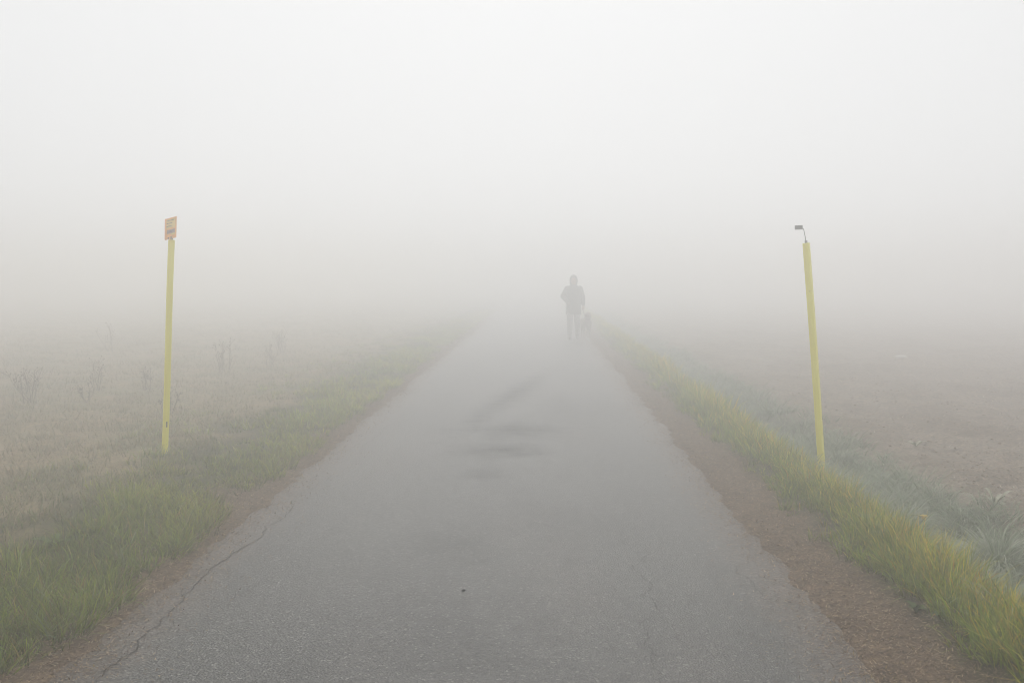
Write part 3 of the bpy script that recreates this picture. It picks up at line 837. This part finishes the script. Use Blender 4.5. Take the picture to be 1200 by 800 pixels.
# bare post with a bent wire holder
QX, QY = 2.50, 8.72
rp = empty('marker_post', (QX, QY, gz(QX, QY)))
rp.rotation_euler = (0, R(-5.1), 0)
tag(rp, 'leaning yellow marker post with only a bent wire and tiny dark tag on top', 'post', 'yellow marker posts beside the lane')
sh = post_shaft(rp, 0.054, 1.955 - gz(QX, QY)); sh.rotation_euler = (0, 0, R(58))
T = 1.955 - gz(QX, QY)
bm = box_bm(0.020, 0.020, 0.022, 0.003, (0, 0, T + 0.010)); bm_obj('socket', bm, M_steel, rp)
bm = bmesh.new(); tube_into(bm, [(0, 0, T), (-0.004, 0, T + 0.05), (-0.012, 0, T + 0.115), (-0.02, 0, T + 0.128), (-0.035, 0, T + 0.132)], 0.0035, 6); bm_obj('wire', bm, M_steel, rp, True)
bm = box_bm(0.072, 0.004, 0.036, 0.001); o = bm_obj('tag_plate', bm, M_steel, rp); o.location = (-0.056, -0.006, T + 0.138); o.rotation_euler = (0, R(3), R(12))

# ------------------------------------------------------------------ bodies: overlapping volumes fused into one skin
def cap_into(bm, a, b, ra, rb, n=12):
    a, b = Vector(a), Vector(b); t = (b - a); L = t.length; t.normalize()
    u = t.orthogonal().normalized(); w = t.cross(u)
    prof = [(-ra * math.cos(x), ra * math.sin(x)) for x in (0.35, 0.8, 1.2)] + [(0, ra), (L, rb)] + [(L + rb * math.sin(x), rb * math.cos(x)) for x in (0.4, 0.8, 1.2)]
    rings = [[bm.verts.new(a + t * s + (u * math.cos(2 * math.pi * k / n) + w * math.sin(2 * math.pi * k / n)) * r) for k in range(n)] for s, r in prof]
    for p, q in zip(rings, rings[1:]):
        for k in range(n): bm.faces.new((p[k], p[(k + 1) % n], q[(k + 1) % n], q[k]))
    bm.faces.new(rings[0][::-1]); bm.faces.new(rings[-1])

def ell_into(bm, c, r, rot=None):
    m = Matrix.Translation(c)
    if rot is not None: m = m @ rot
    bmesh.ops.create_icosphere(bm, subdivisions=3, radius=1.0, matrix=m @ Matrix.Diagonal((*r, 1)))

def fused(name, chains, ells, voxel, smooth, mats, parent, classify=None):
    bm = bmesh.new()
    for ch in chains:
        for (p, q) in zip(ch, ch[1:]): cap_into(bm, p[:3], q[:3], p[3], q[3])
    for e in ells: ell_into(bm, *e)
    me = bpy.data.meshes.new(name + '_raw'); bmesh.ops.recalc_face_normals(bm, faces=bm.faces); bm.to_mesh(me); bm.free()
    tmp = bpy.data.objects.new(name + '_raw', me); C.objects.link(tmp)
    rm = tmp.modifiers.new('r', 'REMESH'); rm.mode = 'VOXEL'; rm.voxel_size = voxel; rm.use_smooth_shade = True
    sm = tmp.modifiers.new('s', 'SMOOTH'); sm.iterations = smooth; sm.factor = 0.5
    dg = bpy.context.evaluated_depsgraph_get()
    out = bpy.data.meshes.new_from_object(tmp.evaluated_get(dg)); out.name = name
    bpy.data.objects.remove(tmp); bpy.data.meshes.remove(me)
    out.materials.clear()
    for m in mats: out.materials.append(m)
    if classify:
        for p in out.polygons: p.material_index = classify(p.center)
    return link_mesh(name, out, None, parent)

M_skin = plain_mat('skin', (0.38, 0.26, 0.20), 0.55, 0.08, 30)
M_trous = plain_mat('dark_trousers', (0.34, 0.34, 0.34), 0.9, 0.2, 30, 0.3, 200)
M_jack = plain_mat('dark_jacket', (0.12, 0.12, 0.122), 0.8, 0.2, 12, 0.3, 60)
M_shoe = plain_mat('black_shoe', (0.10, 0.09, 0.085), 0.6, 0.2, 30)
M_eye = plain_mat('dark_eye', (0.03, 0.02, 0.02), 0.3, 0.1, 30)
M_fur = plain_mat('brown_fur', (0.24, 0.20, 0.16), 0.95, 0.35, 14, 0.4, 160)
M_strap = plain_mat('black_strap', (0.03, 0.03, 0.03), 0.7, 0.2, 60)

WX, WY = 0.926, 26.3
ps = empty('person', (WX, WY, float(road_z(np.array(WX), np.array(WY)))))
tag(ps, 'person in dark hooded jacket walking a dog on the foggy lane', 'person')
legA = [(-.088, 0, .86, .100), (-.098, -.09, .48, .080), (-.10, -.11, .10, .068), (-.10, -.17, .05, .038)]
legB = [(.088, 0, .86, .100), (.098, .0, .47, .080), (.105, .17, .13, .066), (.105, .12, .05, .036)]
torso = [(0, 0, .90, .125), (0, 0, 1.08, .115), (0, .0, 1.25, .13), (0, .01, 1.34, .09)]
neck = [(0, .01, 1.36, .058), (0, -.005, 1.47, .052)]
armA = [(-.165, .01, 1.335, .058), (-.275, .03, 1.13, .045), (-.17, -.10, 1.00, .035), (-.13, -.115, .965, .032)]
armB = [(.165, .01, 1.335, .058), (.235, .03, 1.10, .046), (.255, -.02, .90, .033)]
hx, hy, hzz = .258, -.03, .85          # hand that grips the lead
palm = [(hx, hy + .005, hzz + .035, .030), (hx, hy - .005, hzz - .025, .032)]
fing = []
for k, (dy, L) in enumerate(((-.034, .030), (-.012, .036), (.010, .034), (.030, .026))):
    fing.append([(hx + .012, hy + dy, hzz - .035, .0095), (hx + .004, hy + dy, hzz - .045 - L * .6, .009), (hx - .026, hy + dy, hzz - .040 - L * .7, .0085), (hx - .036, hy + dy, hzz - .020 - L * .2, .008)])
fing.append([(hx + .0, hy - .028, hzz + .02, .012), (hx - .022, hy - .05, hzz - .012, .010), (hx - .035, hy - .048, hzz - .04, .009)])
ells = [((0, 0, .93), (.155, .115, .13)), ((0, 0, 1.24), (.175, .115, .17)),
        ((0, -.015, 1.565), (.074, .092, .108)), ((0, -.045, 1.505), (.052, .055, .055)),
        ((0, -.112, 1.548), (.014, .022, .022)), ((-.077, 0, 1.55), (.012, .022, .033)), ((.077, 0, 1.55), (.012, .022, .033)),
        ((0, -.092, 1.505), (.026, .014, .010)), ((0, -.085, 1.475), (.022, .018, .016)), ((-.03, -.088, 1.582), (.026, .014, .008)), ((.03, -.088, 1.582), (.026, .014, .008))]
fused('body', [legA, legB, torso, neck, armA, armB, palm] + fing, ells, 0.007, 4, [M_skin, M_trous], ps, lambda c: 1 if c.z < .92 and abs(c.x) < .205 else 0)
for s in (-1, 1):
    bm = bmesh.new(); ell_into(bm, (s * .030, -.098, 1.562), (.011, .008, .007)); bm_obj('eye', bm, M_eye, ps, True)

def jacket():
    bm = bmesh.new()
    prof = [(.66, .205, .155, 0), (.74, .20, .155, 0), (.92, .19, .15, 0), (1.05, .185, .145, 0), (1.22, .205, .15, 0), (1.34, .20, .135, .01), (1.40, .13, .10, .01), (1.44, .085, .08, .005)]
    n = 28; rings = []
    for z, a, b, oy in prof:
        rings.append([bm.verts.new((a * math.cos(2 * math.pi * k / n), b * math.sin(2 * math.pi * k / n) + oy, z + (0.012 * math.sin(3 * 2 * math.pi * k / n) if z < .7 else 0))) for k in range(n)])
    for p, q in zip(rings, rings[1:]):
        for k in range(n): bm.faces.new((p[k], p[(k + 1) % n], q[(k + 1) % n], q[k]))
    bm.faces.new(rings[0][::-1]); bm.faces.new(rings[-1])
    for ch in ([(-.165, .01, 1.335, .082), (-.285, .03, 1.135, .066), (-.17, -.10, 1.00, .054), (-.145, -.11, .985, .050)],
               [(.165, .01, 1.335, .082), (.245, .03, 1.10, .068), (.256, -.015, .925, .052)]):
        for p, q in zip(ch, ch[1:]): cap_into(bm, p[:3], q[:3], p[3], q[3])
    me = bpy.data.meshes.new('jr'); bmesh.ops.recalc_face_normals(bm, faces=bm.faces); bm.to_mesh(me); bm.free()
    tmp = bpy.data.objects.new('jr', me); C.objects.link(tmp)
    rm = tmp.modifiers.new('r', 'REMESH'); rm.mode = 'VOXEL'; rm.voxel_size = 0.010; rm.use_smooth_shade = True
    sm = tmp.modifiers.new('s', 'SMOOTH'); sm.iterations = 5; sm.factor = 0.5
    out = bpy.data.meshes.new_from_object(tmp.evaluated_get(bpy.context.evaluated_depsgraph_get())); out.name = 'jacket'
    bpy.data.objects.remove(tmp)
    out.materials.clear(); out.materials.append(M_jack)
    j = link_mesh('jacket', out, None, ps)
    # hood: open shell round the head
    bm = bmesh.new(); bmesh.ops.create_uvsphere(bm, u_segments=28, v_segments=20, radius=1.0, matrix=Matrix.Translation((0, .012, 1.545)) @ Matrix.Diagonal((.108, .128, .148, 1)))
    kill = [f for f in bm.faces if (lambda c: c.y < -.03 and (c.x / .078) ** 2 + ((c.z - 1.535) / .105) ** 2 < 1)(f.calc_center_median())]
    bmesh.ops.delete(bm, geom=kill, context='FACES')
    for v in bm.verts:
        if v.co.z < 1.5: v.co.x *= 1 + 1.8 * (1.5 - v.co.z); v.co.y *= 1 + 1.0 * (1.5 - v.co.z)
        if v.co.z > 1.60 and v.co.y > 0: v.co.z += 0.012
    geo = bmesh.ops.solidify(bm, geom=list(bm.faces), thickness=0.012)
    bm_obj('hood', bm, M_jack, j, True)
    for x, y, z, rx in ((-.10, -.135, .02, 0), (.105, .145, .055, R(-28))):
        bm = bmesh.new()
        cap_into(bm, (0, .06, .045), (0, -.09, .035), .045, .040); cap_into(bm, (0, .04, .05), (0, .02, .11), .048, .052)
        for v in bm.verts: v.co.z = max(v.co.z, 0.0)
        o = bm_obj('shoe', bm, M_shoe, ps, True); o.location = (x, y, z - 0.02); o.rotation_euler = (rx, 0, 0)
jacket()

# dog
DX, DY = 1.30, 27.2
dg_ = empty('dog', (DX, DY, max(gz(DX, DY), float(road_z(np.array(DX), np.array(DY))))), R(6))
tag(dg_, 'medium brown dog on a lead beside the hooded person', 'dog')
ch = [[(0, -.17, .43, .115), (0, .02, .45, .105), (0, .22, .46, .085)],
      [(0, -.22, .49, .085), (0, -.30, .60, .062), (0, -.33, .64, .06)],
      [(0, -.38, .645, .045), (0, -.49, .615, .030)],
      [(0, .28, .50, .026), (0, .38, .44, .020), (0, .47, .36, .012)]]
for s in (-1, 1):
    ch.append([(s * .07, -.17, .42, .062), (s * .078, -.14, .29, .040), (s * .078, -.165, .14, .026), (s * .078, -.170, .045, .024), (s * .078, -.205, .024, .024)])
    ch.append([(s * .06, .21, .44, .080), (s * .085, .13, .29, .048), (s * .08, .27, .17, .026), (s * .08, .245, .045, .022), (s * .08, .21, .024, .024)])
el = [((0, -.35, .655), (.062, .078, .062)), ((0, -.19, .38), (.085, .10, .09))]
for s in (-1, 1): el.append(((s * .066, -.335, .645), (.014, .032, .052), Matrix.Rotation(R(s * -14), 4, 'Y')))
db = fused('body', ch, el, 0.009, 4, [M_fur], dg_)
bm = bmesh.new(); ell_into(bm, (0, -.522, .62), (.016, .012, .012)); bm_obj('nose', bm, M_eye, dg_, True)
for s in (-1, 1):
    bm = bmesh.new(); ell_into(bm, (s * .034, -.415, .675), (.009, .008, .009)); bm_obj('eye', bm, M_eye, dg_, True)

# lead
ld = empty('dog_lead', (WX, WY, 0))
tag(ld, 'thin dark dog lead hanging from the hand to the dog collar', 'lead')
hz0 = ps.location.z
A = Vector((hx - .016, hy, hz0 + hzz - .045)); cz = dg_.location.z
Rz = Matrix.Rotation(R(6), 3, 'Z')
nb = Rz @ Vector((0, -.27, .56)) + Vector((DX - WX, DY - WY, cz))
Bp = Rz @ Vector((0, -.21, .64)) + Vector((DX - WX, DY - WY, cz))
bm = bmesh.new()
tube_into(bm, [A.lerp(Bp, u) - Vector((0, 0, 0.10 * math.sin(math.pi * u))) for u in np.linspace(0, 1, 12)], 0.007, 6); bm_obj('strap', bm, M_strap, ld, True)
bm = bmesh.new()
ax = (Rz @ Vector((0, -.08, .11))).normalized(); u_ = ax.orthogonal().normalized(); v_ = ax.cross(u_)
tube_into(bm, [nb + (u_ * math.cos(a) + v_ * math.sin(a)) * 0.076 for a in np.linspace(0, 2 * math.pi, 21)], 0.010, 6, False); bm_obj('collar', bm, M_strap, ld, True)
bm = bmesh.new()
tube_into(bm, [A + Vector((0, 0.052 * math.cos(a), 0.012 * math.sin(a) + 0.006)) for a in np.linspace(0, 2 * math.pi, 17)], 0.006, 6, False); bm_obj('loop', bm, M_strap, ld, True)

# ------------------------------------------------------------------ fog
hzm = bpy.data.materials.new('fog'); hzm.use_nodes = True
nt = hzm.node_tree; nt.nodes.clear()
out = nt.nodes.new("ShaderNodeOutputMaterial"); pv = nt.nodes.new("ShaderNodeVolumePrincipled")
pv.inputs['Color'].default_value = (0.992, 0.994, 0.996, 1)
pv.inputs['Density'].default_value = FOG
pv.inputs['Anisotropy'].default_value = FOG_G
nt.links.new(pv.outputs[0], out.inputs['Volume'])
bm = bmesh.new(); bmesh.ops.create_cube(bm, size=1.0, matrix=Matrix.Translation((0, 0, 0.75)) @ Matrix.Diagonal((500, 500, 4.5, 1)))
tag(bm_obj('haze', bm, hzm), 'thick pale fog lying over the lane and the fields', 'fog', kind='stuff')
